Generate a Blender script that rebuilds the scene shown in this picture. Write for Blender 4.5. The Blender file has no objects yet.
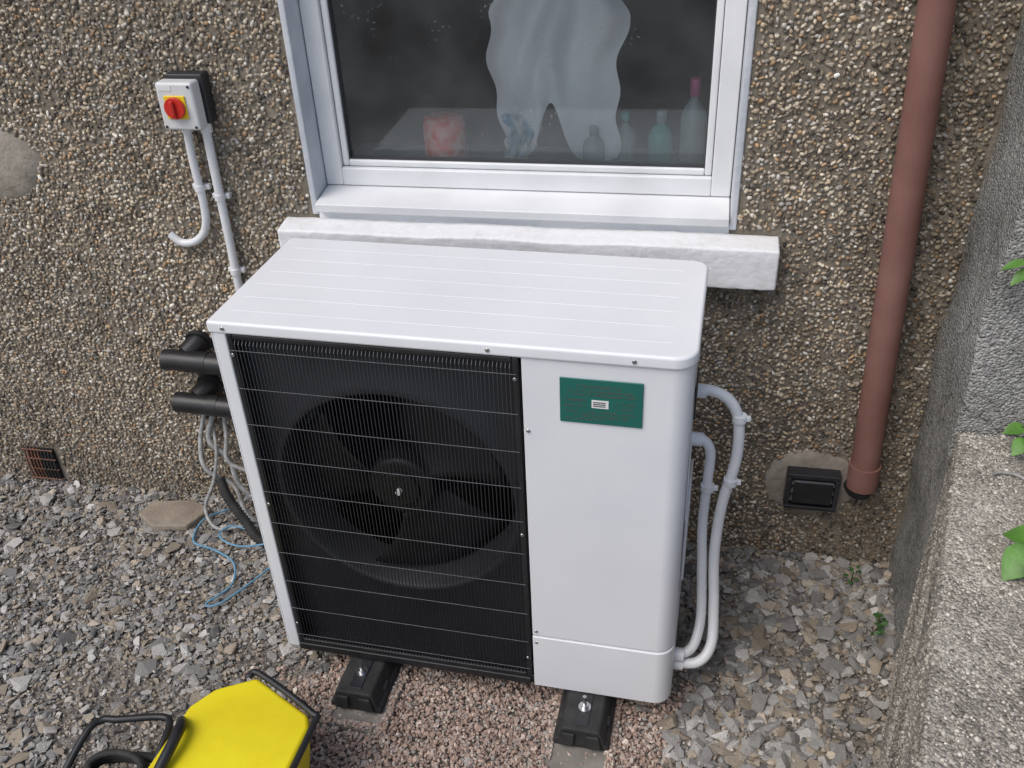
import bpy, bmesh, math, random
import numpy as np
from mathutils import Vector, Matrix
random.seed(7); rng=np.random.default_rng(7)
scene=bpy.context.scene; COL=bpy.context.collection
# ------------------------------------------------------------------ materials
def new_mat(name):
    m=bpy.data.materials.new(name); m.use_nodes=True
    nt=m.node_tree; b=nt.nodes['Principled BSDF']; return m,nt,b
def mat(name,c1,c2=None,scale=20,rough=.5,bump=0,bscale=100,metal=0,rough2=None,spec=.5,detail=3,coat=0,lo=.35,hi=.65):
    m,nt,b=new_mat(name); N=nt.nodes; L=nt.links
    tc=N.new('ShaderNodeTexCoord')
    if c2 is None: c2=tuple(min(1,x*.88) for x in c1)
    n=N.new('ShaderNodeTexNoise'); n.inputs['Scale'].default_value=scale; n.inputs['Detail'].default_value=detail
    L.new(tc.outputs['Object'],n.inputs['Vector'])
    r=N.new('ShaderNodeValToRGB'); r.color_ramp.elements[0].position=lo; r.color_ramp.elements[1].position=hi
    r.color_ramp.elements[0].color=(*c1,1); r.color_ramp.elements[1].color=(*c2,1)
    L.new(n.outputs['Fac'],r.inputs['Fac']); L.new(r.outputs['Color'],b.inputs['Base Color'])
    b.inputs['Roughness'].default_value=rough; b.inputs['Metallic'].default_value=metal
    b.inputs['Specular IOR Level'].default_value=spec; b.inputs['Coat Weight'].default_value=coat
    if rough2 is not None:
        mr=N.new('ShaderNodeMapRange'); mr.inputs['To Min'].default_value=rough; mr.inputs['To Max'].default_value=rough2
        L.new(n.outputs['Fac'],mr.inputs['Value']); L.new(mr.outputs['Result'],b.inputs['Roughness'])
    if bump:
        n2=N.new('ShaderNodeTexNoise'); n2.inputs['Scale'].default_value=bscale; n2.inputs['Detail'].default_value=4
        L.new(tc.outputs['Object'],n2.inputs['Vector'])
        bp=N.new('ShaderNodeBump'); bp.inputs['Strength'].default_value=1; bp.inputs['Distance'].default_value=bump
        L.new(n2.outputs['Fac'],bp.inputs['Height']); L.new(bp.outputs['Normal'],b.inputs['Normal'])
    return m
def attr_mat(name,rough=.7,bump=.001,bscale=300,spec=.4):
    m,nt,b=new_mat(name); N=nt.nodes; L=nt.links
    a=N.new('ShaderNodeAttribute'); a.attribute_name='Col'
    b.inputs['Roughness'].default_value=rough; b.inputs['Specular IOR Level'].default_value=spec
    if not bump:
        L.new(a.outputs['Color'],b.inputs['Base Color']); return m
    tc=N.new('ShaderNodeTexCoord'); n=N.new('ShaderNodeTexNoise'); n.inputs['Scale'].default_value=bscale; n.inputs['Detail'].default_value=2
    L.new(tc.outputs['Object'],n.inputs['Vector'])
    mr=N.new('ShaderNodeMapRange'); mr.inputs['To Min'].default_value=.65; mr.inputs['To Max'].default_value=1.35
    L.new(n.outputs['Fac'],mr.inputs['Value'])
    mx=N.new('ShaderNodeVectorMath'); mx.operation='SCALE'
    L.new(a.outputs['Color'],mx.inputs[0]); L.new(mr.outputs['Result'],mx.inputs['Scale']); L.new(mx.outputs['Vector'],b.inputs['Base Color'])
    bp=N.new('ShaderNodeBump'); bp.inputs['Distance'].default_value=bump
    L.new(n.outputs['Fac'],bp.inputs['Height']); L.new(bp.outputs['Normal'],b.inputs['Normal'])
    return m
M_white=mat('white_powder_coat',(.77,.785,.805),(.74,.755,.78),6,.38)
M_lid=mat('white_lid_lit',(.83,.845,.865),(.79,.805,.83),4,.25,rough2=.38)  # panel white raised so the brighter light on top sits in the colour
M_black=mat('black_plastic',(.012,.013,.015),(.02,.021,.024),15,.45,.0002,300)
M_black2=mat('black_grille_coat',(.020,.021,.025),(.027,.028,.033),25,.4)
M_bell=mat('bellmouth_plastic',(.020,.022,.027),(.026,.028,.034),10,.55)
M_blade=mat('fan_blade_plastic',(.006,.0065,.008),(.010,.0105,.012),10,.5,spec=.3)
M_wire=mat('grille_wire_light',(.08,.085,.095),(.12,.125,.135),30,.4)
M_cav=mat('cavity_dark',(.004,.004,.005),(.007,.007,.008),10,.7)
M_rub=mat('rubber_black',(.02,.02,.021),(.035,.034,.033),30,.75,.001,200)
M_zinc=mat('zinc_bolt',(.6,.6,.6),(.45,.45,.46),60,.3,metal=1)
M_dull=mat('dull_metal',(.40,.40,.39),(.25,.24,.22),60,.6)
M_pvc=mat('white_pvc',(.80,.81,.82),(.70,.71,.715),5,.3,rough2=.45,detail=6)
M_seal=mat('grey_gasket',(.05,.05,.055),None,10,.6)
M_cond=mat('conduit_white_plastic',(.78,.79,.80),(.70,.71,.72),12,.35)
M_paint=mat('painted_sill_paint',(.80,.805,.81),(.64,.64,.635),15,.6,.003,45,detail=6,lo=.55,hi=.82)
M_reveal=mat('painted_reveal_paint',(.62,.64,.67),(.46,.49,.53),6,.7,.003,40,detail=6)
M_mortar=mat('dash_mortar',(.17,.145,.11),(.27,.235,.185),8,.95,.005,90,detail=5)
M_cement=mat('cement_patch_mat',(.25,.22,.18),(.38,.34,.285),14,.95,.004,60,detail=6)
M_lag=mat('pipe_lagging_foam',(.012,.012,.013),(.022,.022,.023),20,.4,.0006,200)
M_brown=mat('downpipe_brown_paint',(.20,.095,.078),(.26,.135,.112),7,.6,.0006,60,rough2=.8,detail=7,spec=.3)
M_yel=mat('yellow_plastic',(.82,.70,.015),(.72,.59,.012),7,.40,.0003,300,detail=8)
M_isoy=mat('isolator_yellow',(.85,.62,.02),None,6,.4)
M_red=mat('isolator_red',(.62,.03,.02),None,6,.35)
M_isow=mat('isolator_body_grey_white',(.70,.71,.71),None,6,.4)
M_isob=mat('isolator_base_dark',(.03,.03,.033),None,6,.5)
M_badge=mat('badge_green',(.014,.13,.105),(.018,.15,.12),6,.3)
M_badget=mat('badge_print',(.13,.10,.08),None,6,.4)
M_label=mat('label_white',(.8,.8,.78),None,6,.5)
M_txt=mat('label_print_black',(.03,.03,.03),None,6,.5)
M_slab=mat('concrete_slab_mat',(.19,.175,.155),(.30,.28,.25),12,.95,.0015,120,detail=6)
M_stone=mat('sandstone_mat',(.22,.18,.14),(.33,.28,.22),9,.95,.003,60,detail=6)
M_rust=mat('rusty_copper',(.22,.09,.05),(.10,.06,.045),60,.7,.0005,300)
M_blue=mat('blue_cord',(.10,.25,.38),(.16,.32,.44),60,.6)
M_gcable=mat('grey_flex',(.42,.42,.41),(.26,.26,.25),60,.6)
M_leaf=mat('leaf_green',(.07,.18,.025),(.11,.27,.04),25,.45,.0008,120)
M_leafd=mat('leaf_dark',(.03,.09,.02),(.05,.13,.03),25,.5)
M_stem=mat('stem',(.07,.09,.03),None,25,.6)
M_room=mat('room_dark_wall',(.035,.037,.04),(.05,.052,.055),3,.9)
M_board=mat('window_board_paint',(.30,.34,.35),None,6,.4)
M_cloth=mat('white_cloth',(.88,.89,.90),(.82,.84,.88),8,.85,.006,14)
M_cloth2=mat('blue_striped_cloth',(.12,.35,.50),(.8,.83,.85),26,.85,.004,30,detail=1)
M_pack=mat('red_white_pack',(.88,.10,.05),(.88,.50,.45),38,.4,detail=1)
M_packw=mat('white_pack',(.85,.84,.82),None,10,.5)
M_teal=mat('teal_bottle',(.12,.45,.40),None,6,.25)
M_clearb=mat('pale_bottle',(.36,.43,.42),None,6,.25)
M_pink=mat('pink_cap',(.65,.12,.32),None,6,.3)
def render_mat(name,ca,cb,cc,crack=True,vs=170,ns=3.5):
    m,nt,b=new_mat(name); N=nt.nodes; L=nt.links
    tc=N.new('ShaderNodeTexCoord')
    n=N.new('ShaderNodeTexNoise'); n.inputs['Scale'].default_value=ns; n.inputs['Detail'].default_value=8; n.inputs['Roughness'].default_value=.7
    L.new(tc.outputs['Object'],n.inputs['Vector'])
    r=N.new('ShaderNodeValToRGB'); e=r.color_ramp.elements; e[0].position=.3; e[0].color=(*ca,1); e[1].position=.7; e[1].color=(*cc,1)
    x=e.new(.5); x.color=(*cb,1)
    L.new(n.outputs['Fac'],r.inputs['Fac'])
    v=N.new('ShaderNodeTexVoronoi'); v.inputs['Scale'].default_value=vs; L.new(tc.outputs['Object'],v.inputs['Vector'])
    g=N.new('ShaderNodeRGBToBW'); L.new(v.outputs['Color'],g.inputs['Color'])
    mr=N.new('ShaderNodeMapRange'); mr.inputs['From Min'].default_value=.15; mr.inputs['From Max'].default_value=.85; mr.inputs['To Min'].default_value=.6; mr.inputs['To Max'].default_value=1.35
    L.new(g.outputs['Val'],mr.inputs['Value'])
    mx=N.new('ShaderNodeVectorMath'); mx.operation='SCALE'; L.new(r.outputs['Color'],mx.inputs[0]); L.new(mr.outputs['Result'],mx.inputs['Scale'])
    last=mx
    if crack:
        v2=N.new('ShaderNodeTexVoronoi'); v2.feature='DISTANCE_TO_EDGE'; v2.inputs['Scale'].default_value=.9
        nz=N.new('ShaderNodeTexNoise'); nz.inputs['Scale'].default_value=6; nz.inputs['Detail'].default_value=4
        L.new(tc.outputs['Object'],nz.inputs['Vector'])
        ad=N.new('ShaderNodeVectorMath'); ad.operation='MULTIPLY_ADD'; ad.inputs[1].default_value=(.3,.3,.3)
        L.new(nz.outputs['Color'],ad.inputs[0]); L.new(tc.outputs['Object'],ad.inputs[2]); L.new(ad.outputs['Vector'],v2.inputs['Vector'])
        mr2=N.new('ShaderNodeMapRange'); mr2.inputs['From Max'].default_value=.005; mr2.inputs['To Min'].default_value=.35; mr2.inputs['To Max'].default_value=1
        L.new(v2.outputs['Distance'],mr2.inputs['Value'])
        last=N.new('ShaderNodeVectorMath'); last.operation='SCALE'; L.new(mx.outputs['Vector'],last.inputs[0]); L.new(mr2.outputs['Result'],last.inputs['Scale'])
    L.new(last.outputs['Vector'],b.inputs['Base Color']); b.inputs['Roughness'].default_value=.95
    n3=N.new('ShaderNodeTexNoise'); n3.inputs['Scale'].default_value=45; n3.inputs['Detail'].default_value=5; L.new(tc.outputs['Object'],n3.inputs['Vector'])
    a2=N.new('ShaderNodeMath'); a2.operation='SUBTRACT'; L.new(n3.outputs['Fac'],a2.inputs[0]); L.new(v.outputs['Distance'],a2.inputs[1])
    bp=N.new('ShaderNodeBump'); bp.inputs['Distance'].default_value=.006; L.new(a2.outputs['Value'],bp.inputs['Height']); L.new(bp.outputs['Normal'],b.inputs['Normal'])
    return m
M_render=render_mat('rough_grey_render',(.15,.145,.13),(.29,.285,.265),(.39,.38,.36))
M_block=render_mat('pebbly_concrete_block',(.17,.155,.125),(.36,.33,.285),(.50,.47,.41),False,170,6)
def ground_mat():
    m,nt,b=new_mat('dirt_gravel'); N=nt.nodes; L=nt.links
    tc=N.new('ShaderNodeTexCoord')
    n=N.new('ShaderNodeTexNoise'); n.inputs['Scale'].default_value=5; n.inputs['Detail'].default_value=6
    L.new(tc.outputs['Object'],n.inputs['Vector'])
    r=N.new('ShaderNodeValToRGB'); e=r.color_ramp.elements; e[0].position=.35; e[0].color=(.15,.125,.10,1); e[1].position=.65; e[1].color=(.27,.235,.195,1)
    L.new(n.outputs['Fac'],r.inputs['Fac'])
    v=N.new('ShaderNodeTexVoronoi'); v.inputs['Scale'].default_value=110; L.new(tc.outputs['Object'],v.inputs['Vector'])
    mx=N.new('ShaderNodeMix'); mx.data_type='RGBA'; mx.inputs['Factor'].default_value=.3
    g=N.new('ShaderNodeRGBToBW'); L.new(v.outputs['Color'],g.inputs['Color'])
    mr=N.new('ShaderNodeMapRange'); mr.inputs['To Min'].default_value=.05; mr.inputs['To Max'].default_value=.45; L.new(g.outputs['Val'],mr.inputs['Value'])
    L.new(r.outputs['Color'],mx.inputs['A']); L.new(mr.outputs['Result'],mx.inputs['B']); L.new(mx.outputs['Result'],b.inputs['Base Color'])
    b.inputs['Roughness'].default_value=.95
    bp=N.new('ShaderNodeBump'); bp.invert=True; bp.inputs['Distance'].default_value=.006; L.new(v.outputs['Distance'],bp.inputs['Height']); L.new(bp.outputs['Normal'],b.inputs['Normal'])
    return m
M_ground=ground_mat()
def glass_mat():
    m=bpy.data.materials.new('window_glass'); m.use_nodes=True; nt=m.node_tree; N=nt.nodes; L=nt.links; N.clear()
    out=N.new('ShaderNodeOutputMaterial'); tr=N.new('ShaderNodeBsdfTransparent'); tr.inputs['Color'].default_value=(.97,.985,.985,1)
    gl=N.new('ShaderNodeBsdfGlossy'); gl.inputs['Roughness'].default_value=.03
    di=N.new('ShaderNodeBsdfDiffuse'); di.inputs['Color'].default_value=(.44,.48,.48,1)
    tc=N.new('ShaderNodeTexCoord'); n=N.new('ShaderNodeTexNoise'); n.inputs['Scale'].default_value=4; n.inputs['Detail'].default_value=6; L.new(tc.outputs['Object'],n.inputs['Vector'])
    mr=N.new('ShaderNodeMapRange'); mr.inputs['From Min'].default_value=.3; mr.inputs['From Max'].default_value=.75; mr.inputs['To Min'].default_value=.01; mr.inputs['To Max'].default_value=.12
    L.new(n.outputs['Fac'],mr.inputs['Value'])
    sx=N.new('ShaderNodeSeparateXYZ'); L.new(tc.outputs['Object'],sx.inputs[0])
    m3=N.new('ShaderNodeMapRange'); m3.inputs['From Min'].default_value=1.36; m3.inputs['From Max'].default_value=1.22; m3.inputs['To Min'].default_value=0; m3.inputs['To Max'].default_value=.10  # lower pane: pale reflection painted in as diffuse haze
    L.new(sx.outputs['Z'],m3.inputs['Value'])
    # dried water spots
    vo=N.new('ShaderNodeTexVoronoi'); vo.inputs['Scale'].default_value=75; L.new(tc.outputs['Object'],vo.inputs['Vector'])
    n5=N.new('ShaderNodeTexNoise'); n5.inputs['Scale'].default_value=7; L.new(tc.outputs['Object'],n5.inputs['Vector'])
    rad=N.new('ShaderNodeMapRange'); rad.inputs['From Min'].default_value=.48; rad.inputs['From Max'].default_value=.7; rad.inputs['To Min'].default_value=0; rad.inputs['To Max'].default_value=.28
    L.new(n5.outputs['Fac'],rad.inputs['Value'])
    lt=N.new('ShaderNodeMath'); lt.operation='LESS_THAN'; L.new(vo.outputs['Distance'],lt.inputs[0]); L.new(rad.outputs['Result'],lt.inputs[1])
    ml=N.new('ShaderNodeMath'); ml.operation='MULTIPLY'; ml.inputs[1].default_value=.16; L.new(lt.outputs['Value'],ml.inputs[0])
    ad=N.new('ShaderNodeMath'); ad.operation='ADD'; L.new(mr.outputs['Result'],ad.inputs[0]); L.new(m3.outputs['Result'],ad.inputs[1])
    ad2=N.new('ShaderNodeMath'); ad2.operation='ADD'; L.new(ad.outputs['Value'],ad2.inputs[0]); L.new(ml.outputs['Value'],ad2.inputs[1])
    lw=N.new('ShaderNodeFresnel'); lw.inputs['IOR'].default_value=1.5
    m1=N.new('ShaderNodeMixShader'); L.new(ad2.outputs['Value'],m1.inputs[0]); L.new(tr.outputs[0],m1.inputs[1]); L.new(di.outputs[0],m1.inputs[2])
    m2=N.new('ShaderNodeMixShader'); L.new(lw.outputs[0],m2.inputs[0]); L.new(m1.outputs[0],m2.inputs[1]); L.new(gl.outputs[0],m2.inputs[2])
    L.new(m2.outputs[0],out.inputs['Surface']); return m
M_glass=glass_mat()
# ------------------------------------------------------------------ geometry helpers
def empty(name,loc=(0,0,0),rz=0):
    e=bpy.data.objects.new(name,None); e.empty_display_size=.1; e.location=loc; e.rotation_euler=(0,0,rz); COL.objects.link(e); return e
HO=(0,.235,0); HR=.03
def hroot(name): return empty(name,HO,HR)
def link(name,me,m,parent=None):
    o=bpy.data.objects.new(name,me); COL.objects.link(o)
    if m is not None: me.materials.append(m)
    if parent is not None: o.parent=parent
    return o
def bm_obj(name,bm,m,parent=None,smooth=False):
    me=bpy.data.meshes.new(name); bm.to_mesh(me); bm.free()
    if smooth:
        for p in me.polygons: p.use_smooth=True
    return link(name,me,m,parent)
def bm_box(bm,x0,x1,y0,y1,z0,z1):
    vs=[bm.verts.new((x,y,z)) for z in(z0,z1) for y in(y0,y1) for x in(x0,x1)]
    for f in((0,2,3,1),(4,5,7,6),(0,1,5,4),(2,6,7,3),(0,4,6,2),(1,3,7,5)): bm.faces.new([vs[i] for i in f])
def bevel(o,w,seg=2,ang=40):
    b=o.modifiers.new('bev','BEVEL'); b.width=w; b.segments=seg; b.limit_method='ANGLE'; b.angle_limit=math.radians(ang)
    for p in o.data.polygons: p.use_smooth=True
    o.modifiers.new('wn','WEIGHTED_NORMAL')
    return o
def box(name,x0,x1,y0,y1,z0,z1,m,parent=None,bev=0,seg=2):
    bm=bmesh.new(); bm_box(bm,x0,x1,y0,y1,z0,z1); o=bm_obj(name,bm,m,parent)
    if bev: bevel(o,bev,seg)
    return o
def bm_tube(bm,pts,r,n=12,closed=False,caps=True):
    pts=[Vector(p) for p in pts]; k=len(pts); rs=r if isinstance(r,(list,tuple)) else [r]*k
    rings=[]; up=None
    for i in range(k):
        if closed: t=(pts[(i+1)%k]-pts[i-1])
        else: t=(pts[min(i+1,k-1)]-pts[max(i-1,0)])
        t.normalize()
        if up is None:
            up=t.orthogonal().normalized()
        else:
            up=(up-t*up.dot(t)).normalized()
        s=t.cross(up)
        rings.append([bm.verts.new(pts[i]+(up*math.cos(2*math.pi*j/n)+s*math.sin(2*math.pi*j/n))*rs[i]) for j in range(n)])
    for i in range(k if closed else k-1):
        a=rings[i]; b=rings[(i+1)%k]
        for j in range(n):
            f=bm.faces.new((a[j],a[(j+1)%n],b[(j+1)%n],b[j])); f.smooth=True
    if caps and not closed:
        for rg,nrm in ((rings[0],pts[0]-pts[1]),(rings[-1],pts[-1]-pts[-2])):
            f=bm.faces.new([bm.verts.new(v.co) for v in rg]); f.normal_update()
            if f.normal.dot(nrm)<0: f.normal_flip()
def spline(pts,sub=8):
    P=[Vector(p) for p in pts]; P=[P[0]*2-P[1]]+P+[P[-1]*2-P[-2]]; out=[]
    for i in range(1,len(P)-2):
        for s in range(sub):
            t=s/sub; a,b,c,d=P[i-1:i+3]
            out.append(.5*((2*b)+(c-a)*t+(2*a-5*b+4*c-d)*t*t+(3*b-a-3*c+d)*t**3))
    out.append(P[-2]); return out
def tube(name,pts,r,m,parent=None,n=12,sub=0,closed=False):
    bm=bmesh.new(); bm_tube(bm,spline(pts,sub) if sub else pts,r,n,closed)
    return bm_obj(name,bm,m,parent)
def prism(name,outline,z0,z1,m,parent=None,bev=0,seg=2,axis='z'):
    bm=bmesh.new()
    if axis=='z': f=lambda p,h:(p[0],p[1],h)
    elif axis=='y': f=lambda p,h:(p[0],h,p[1])
    else: f=lambda p,h:(h,p[0],p[1])
    a=[bm.verts.new(f(p,z0)) for p in outline]; b=[bm.verts.new(f(p,z1)) for p in outline]; n=len(a)
    bm.faces.new(a[::-1]); bm.faces.new(b)
    for i in range(n): bm.faces.new((a[i],a[(i+1)%n],b[(i+1)%n],b[i]))
    bmesh.ops.recalc_face_normals(bm,faces=bm.faces)
    o=bm_obj(name,bm,m,parent)
    if bev: bevel(o,bev,seg,50)
    return o
def arc(cx,cy,r,a0,a1,n=8):
    return [(cx+r*math.cos(math.radians(a0+(a1-a0)*i/n)),cy+r*math.sin(math.radians(a0+(a1-a0)*i/n))) for i in range(n+1)]
def blob_mesh(name,templates,pos,rotm,scl,col,m,parent=None,smooth=False):
    n=len(pos); ti=rng.integers(0,len(templates),n)
    V=[];Fv=[];C=[];off=0
    for t,(tv,tf) in enumerate(templates):
        idx=np.where(ti==t)[0]
        if len(idx)==0: continue
        v=tv[None]*scl[idx][:,None,:]
        v=np.einsum('nij,nkj->nki',rotm[idx],v)+pos[idx][:,None,:]
        k=len(tv); V.append(v.reshape(-1,3))
        f=tf[None]+(np.arange(len(idx))*k)[:,None,None]+off
        Fv.append(f.reshape(-1,3)); C.append(np.repeat(col[idx],k,axis=0)); off+=len(idx)*k
    V=np.concatenate(V);Fv=np.concatenate(Fv);C=np.concatenate(C)
    me=bpy.data.meshes.new(name); me.vertices.add(len(V)); me.vertices.foreach_set('co',V.astype(np.float32).ravel())
    me.loops.add(len(Fv)*3); me.loops.foreach_set('vertex_index',Fv.astype(np.int32).ravel())
    me.polygons.add(len(Fv)); me.polygons.foreach_set('loop_start',np.arange(0,len(Fv)*3,3,dtype=np.int32))
    try: me.polygons.foreach_set('loop_total',np.full(len(Fv),3,dtype=np.int32))
    except Exception: pass
    me.polygons.foreach_set('use_smooth',np.full(len(Fv),smooth))
    me.update(calc_edges=True)
    at=me.color_attributes.new('Col','FLOAT_COLOR','POINT')
    at.data.foreach_set('color',np.concatenate([C,np.ones((len(C),1))],1).astype(np.float32).ravel())
    return link(name,me,m,parent)
def rand_rot(n,tilt):
    a=rng.uniform(0,2*np.pi,n); tx=rng.normal(0,tilt,n); ty=rng.normal(0,tilt,n)
    ca,sa=np.cos(a),np.sin(a); Z=np.zeros((n,3,3)); Z[:,0,0]=ca;Z[:,0,1]=-sa;Z[:,1,0]=sa;Z[:,1,1]=ca;Z[:,2,2]=1
    X=np.zeros((n,3,3)); X[:,0,0]=1;X[:,1,1]=np.cos(tx);X[:,1,2]=-np.sin(tx);X[:,2,1]=np.sin(tx);X[:,2,2]=np.cos(tx)
    Y=np.zeros((n,3,3)); Y[:,1,1]=1;Y[:,0,0]=np.cos(ty);Y[:,0,2]=np.sin(ty);Y[:,2,0]=-np.sin(ty);Y[:,2,2]=np.cos(ty)
    return Y@X@Z
def hull_templates(n,npts,boxy):
    out=[]
    for _ in range(n):
        p=rng.normal(size=(npts,3)); p/=np.linalg.norm(p,axis=1)[:,None]
        p=np.sign(p)*np.abs(p)**boxy; p*=rng.uniform(.8,1.1,(npts,1))
        bm=bmesh.new(); [bm.verts.new(q) for q in p]
        r=bmesh.ops.convex_hull(bm,input=bm.verts)
        dead=[g for g in r['geom_interior'] if isinstance(g,bmesh.types.BMVert)]
        bmesh.ops.delete(bm,geom=dead,context='VERTS')
        bmesh.ops.triangulate(bm,faces=bm.faces); bmesh.ops.recalc_face_normals(bm,faces=bm.faces)
        bm.verts.index_update()
        out.append((np.array([v.co[:] for v in bm.verts]),np.array([[v.index for v in f.verts] for f in bm.faces]))); bm.free()
    return out
def ico_templates(n):
    out=[]
    for _ in range(n):
        bm=bmesh.new(); bmesh.ops.create_icosphere(bm,subdivisions=1,radius=1)
        bmesh.ops.recalc_face_normals(bm,faces=bm.faces)
        v=np.array([q.co[:] for q in bm.verts]); v*=rng.uniform(.75,1.15,(len(v),1))
        out.append((v,np.array([[q.index for q in f.verts] for f in bm.faces]))); bm.free()
    return out
def pal(n,cols,w,var=.15):
    c=np.array(cols)[rng.choice(len(cols),n,p=np.array(w)/sum(w))]
    return np.clip(c*rng.normal(1,var,(n,1)),.01,.9)

# ------------------------------------------------------------------ HOUSE
house=hroot('pebbledash_house')
OX0,OX1,OZ0,OZ1=-.03,1.10,1.10,2.35
bm=bmesh.new()
bm_box(bm,-6,OX0,0,.28,-.2,5); bm_box(bm,OX1,4,0,.28,-.2,5)
bm_box(bm,OX0,OX1,0,.28,-.2,OZ0); bm_box(bm,OX0,OX1,0,.28,OZ1,5)
bm_obj('wall',bm,M_mortar,house)
bm=bmesh.new()
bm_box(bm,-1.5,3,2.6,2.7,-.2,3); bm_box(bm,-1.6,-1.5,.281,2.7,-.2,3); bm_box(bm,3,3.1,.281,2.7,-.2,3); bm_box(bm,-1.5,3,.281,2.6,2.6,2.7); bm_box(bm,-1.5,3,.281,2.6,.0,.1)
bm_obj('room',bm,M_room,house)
bm=bmesh.new(); bm_box(bm,OX0-.012,OX0+.006,-.008,.10,OZ0,OZ1); bm_box(bm,OX1-.006,OX1+.012,-.008,.10,OZ0,OZ1)
o=bm_obj('window_reveal',bm,M_reveal,house); bevel(o,.004)
SP=.0114
NX=int(3.6/SP); NZ=int(2.0/SP)
gx,gz=np.meshgrid(np.arange(NX)*SP-1.92,np.arange(NZ)*SP-.01); gx=gx.ravel()+rng.normal(0,.0037,gx.size); gz=gz.ravel()+rng.normal(0,.0037,gz.size)
ragged=.006*np.sin(gz*31)+.005*np.sin(gz*83+1)
keep=~((gx>OX0-.018+ragged)&(gx<OX1+.016-ragged)&(gz>OZ0-.03))
keep&=~((gx>-.12)&(gx<1.225)&(gz>.985)&(gz<1.10))
ang=np.arctan2(gz-.30,gx-1.40); keep&=~(np.hypot((gx-1.40)/.135,(gz-.30)/.115)<1+.08*np.sin(3*ang)+.05*np.sin(7*ang+1))
ang=np.arctan2(gz-1.225,gx+1.0); keep&=~(np.hypot((gx+1.0)/.13,(gz-1.225)/.11)<1+.09*np.sin(3*ang+1)+.05*np.sin(8*ang))
keep&=~((gx>-1.32)&(gx<-1.17)&(gz>.02)&(gz<.17))
bare=np.sin(gx*8.3+2)*np.sin(gz*9.1+1)+.5*np.sin(gx*21+gz*17)
keep&=rng.uniform(size=gx.size)>np.where(bare>1.1,.3,.05)
gx=gx[keep];gz=gz[keep];n=len(gx)
s=np.stack([rng.lognormal(-5.02,.30,n),rng.lognormal(-5.28,.24,n),rng.lognormal(-5.40,.2,n)],1)
pos=np.stack([gx,-rng.uniform(0,.004,n),gz],1)
rr=rand_rot(n,.35); sw=np.array([[1,0,0],[0,0,1],[0,1,0]],float)
rr=sw[None]@rr
cols=[(.43,.35,.25),(.55,.48,.375),(.34,.28,.21),(.23,.185,.14),(.68,.64,.56),(.39,.36,.32),(.40,.265,.155),(.13,.11,.09)]
c=pal(n,cols,[6,4.5,4,3,1.5,3.6,1.8,2.8],.2)
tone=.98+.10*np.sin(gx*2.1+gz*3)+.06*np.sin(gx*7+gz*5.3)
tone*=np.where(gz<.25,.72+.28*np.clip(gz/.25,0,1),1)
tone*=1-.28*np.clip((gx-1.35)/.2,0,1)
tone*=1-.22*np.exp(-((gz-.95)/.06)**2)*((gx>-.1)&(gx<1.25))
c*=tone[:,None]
M_peb=attr_mat('pebbledash_stone',.8,0)
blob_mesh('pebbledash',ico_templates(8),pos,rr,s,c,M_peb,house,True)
def patch(name,cx,cz,rx,rz,y,seed):
    bm=bmesh.new(); R=random.Random(seed); cv=bm.verts.new((cx,y,cz)); n=36; rings=[]
    for k,(f,yy) in enumerate(((.5,y),(.92,y*.95),(1.06,0.002))):
        rings.append([bm.verts.new((cx+rx*f*(1+R.uniform(-.04,.04)+.06*math.sin(3*a+seed))*math.cos(a),yy+R.uniform(-.001,.001),cz+rz*f*(1+R.uniform(-.04,.04)+.05*math.sin(4*a))*math.sin(a))) for a in [2*math.pi*i/n for i in range(n)]])
    for i in range(n): bm.faces.new((cv,rings[0][i],rings[0][(i+1)%n]))
    for k in range(2):
        for i in range(n): bm.faces.new((rings[k][i],rings[k+1][i],rings[k+1][(i+1)%n],rings[k][(i+1)%n]))
    bmesh.ops.recalc_face_normals(bm,faces=bm.faces); return bm_obj(name,bm,M_cement,house,True)
patch('cement_patch_round',-1.0,1.225,.13,.11,-.010,1); patch('cement_patch_vent',1.40,.30,.135,.115,-.010,2)
bm=bmesh.new(); bm_box(bm,-.12,1.22,-.09,.0,.975,1.085)
bmesh.ops.subdivide_edges(bm,edges=[e for e in bm.edges if e.calc_length()>1],cuts=70,use_grid_fill=True)
bmesh.ops.subdivide_edges(bm,edges=[e for e in bm.edges if .05<e.calc_length()<.3],cuts=5,use_grid_fill=True)
for v in bm.verts:
    if v.co.y<-.0001:
        v.co.z+= (.010*(v.co.y+.09)/.09 if v.co.z>1.08 else 0)
        v.co+=Vector((0,random.uniform(-.0008,.0008)+.002*math.sin(v.co.x*19+v.co.z*22),random.uniform(-.001,.001)+.002*math.sin(v.co.x*13+2)))
bmesh.ops.recalc_face_normals(bm,faces=bm.faces)
o=bm_obj('window_sill',bm,M_paint,house,True); bevel(o,.006,2,60)
win=house
bm=bmesh.new()
x0,x1,z0,z1=OX0+.008,OX1-.008,1.157,2.33
def frame(bm,x0,x1,z0,z1,w,y0,y1):
    bm_box(bm,x0,x0+w,y0,y1,z0,z1); bm_box(bm,x1-w,x1,y0,y1,z0,z1); bm_box(bm,x0+w,x1-w,y0,y1,z0,z0+w); bm_box(bm,x0+w,x1-w,y0,y1,z1-w,z1)
frame(bm,x0,x1,z0,z1,.050,.075,.135); o=bm_obj('window_frame',bm,M_pvc,win); bevel(o,.004,3)
bm=bmesh.new(); frame(bm,x0+.0515,x1-.0515,z0+.0515,z1-.0515,.018,.088,.13); o=bm_obj('window_bead',bm,M_pvc,win); bevel(o,.005,3)
bm=bmesh.new(); frame(bm,x0+.0675,x1-.0675,z0+.0675,z1-.0675,.005,.096,.125); bm_obj('window_gasket',bm,M_seal,win)
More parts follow.
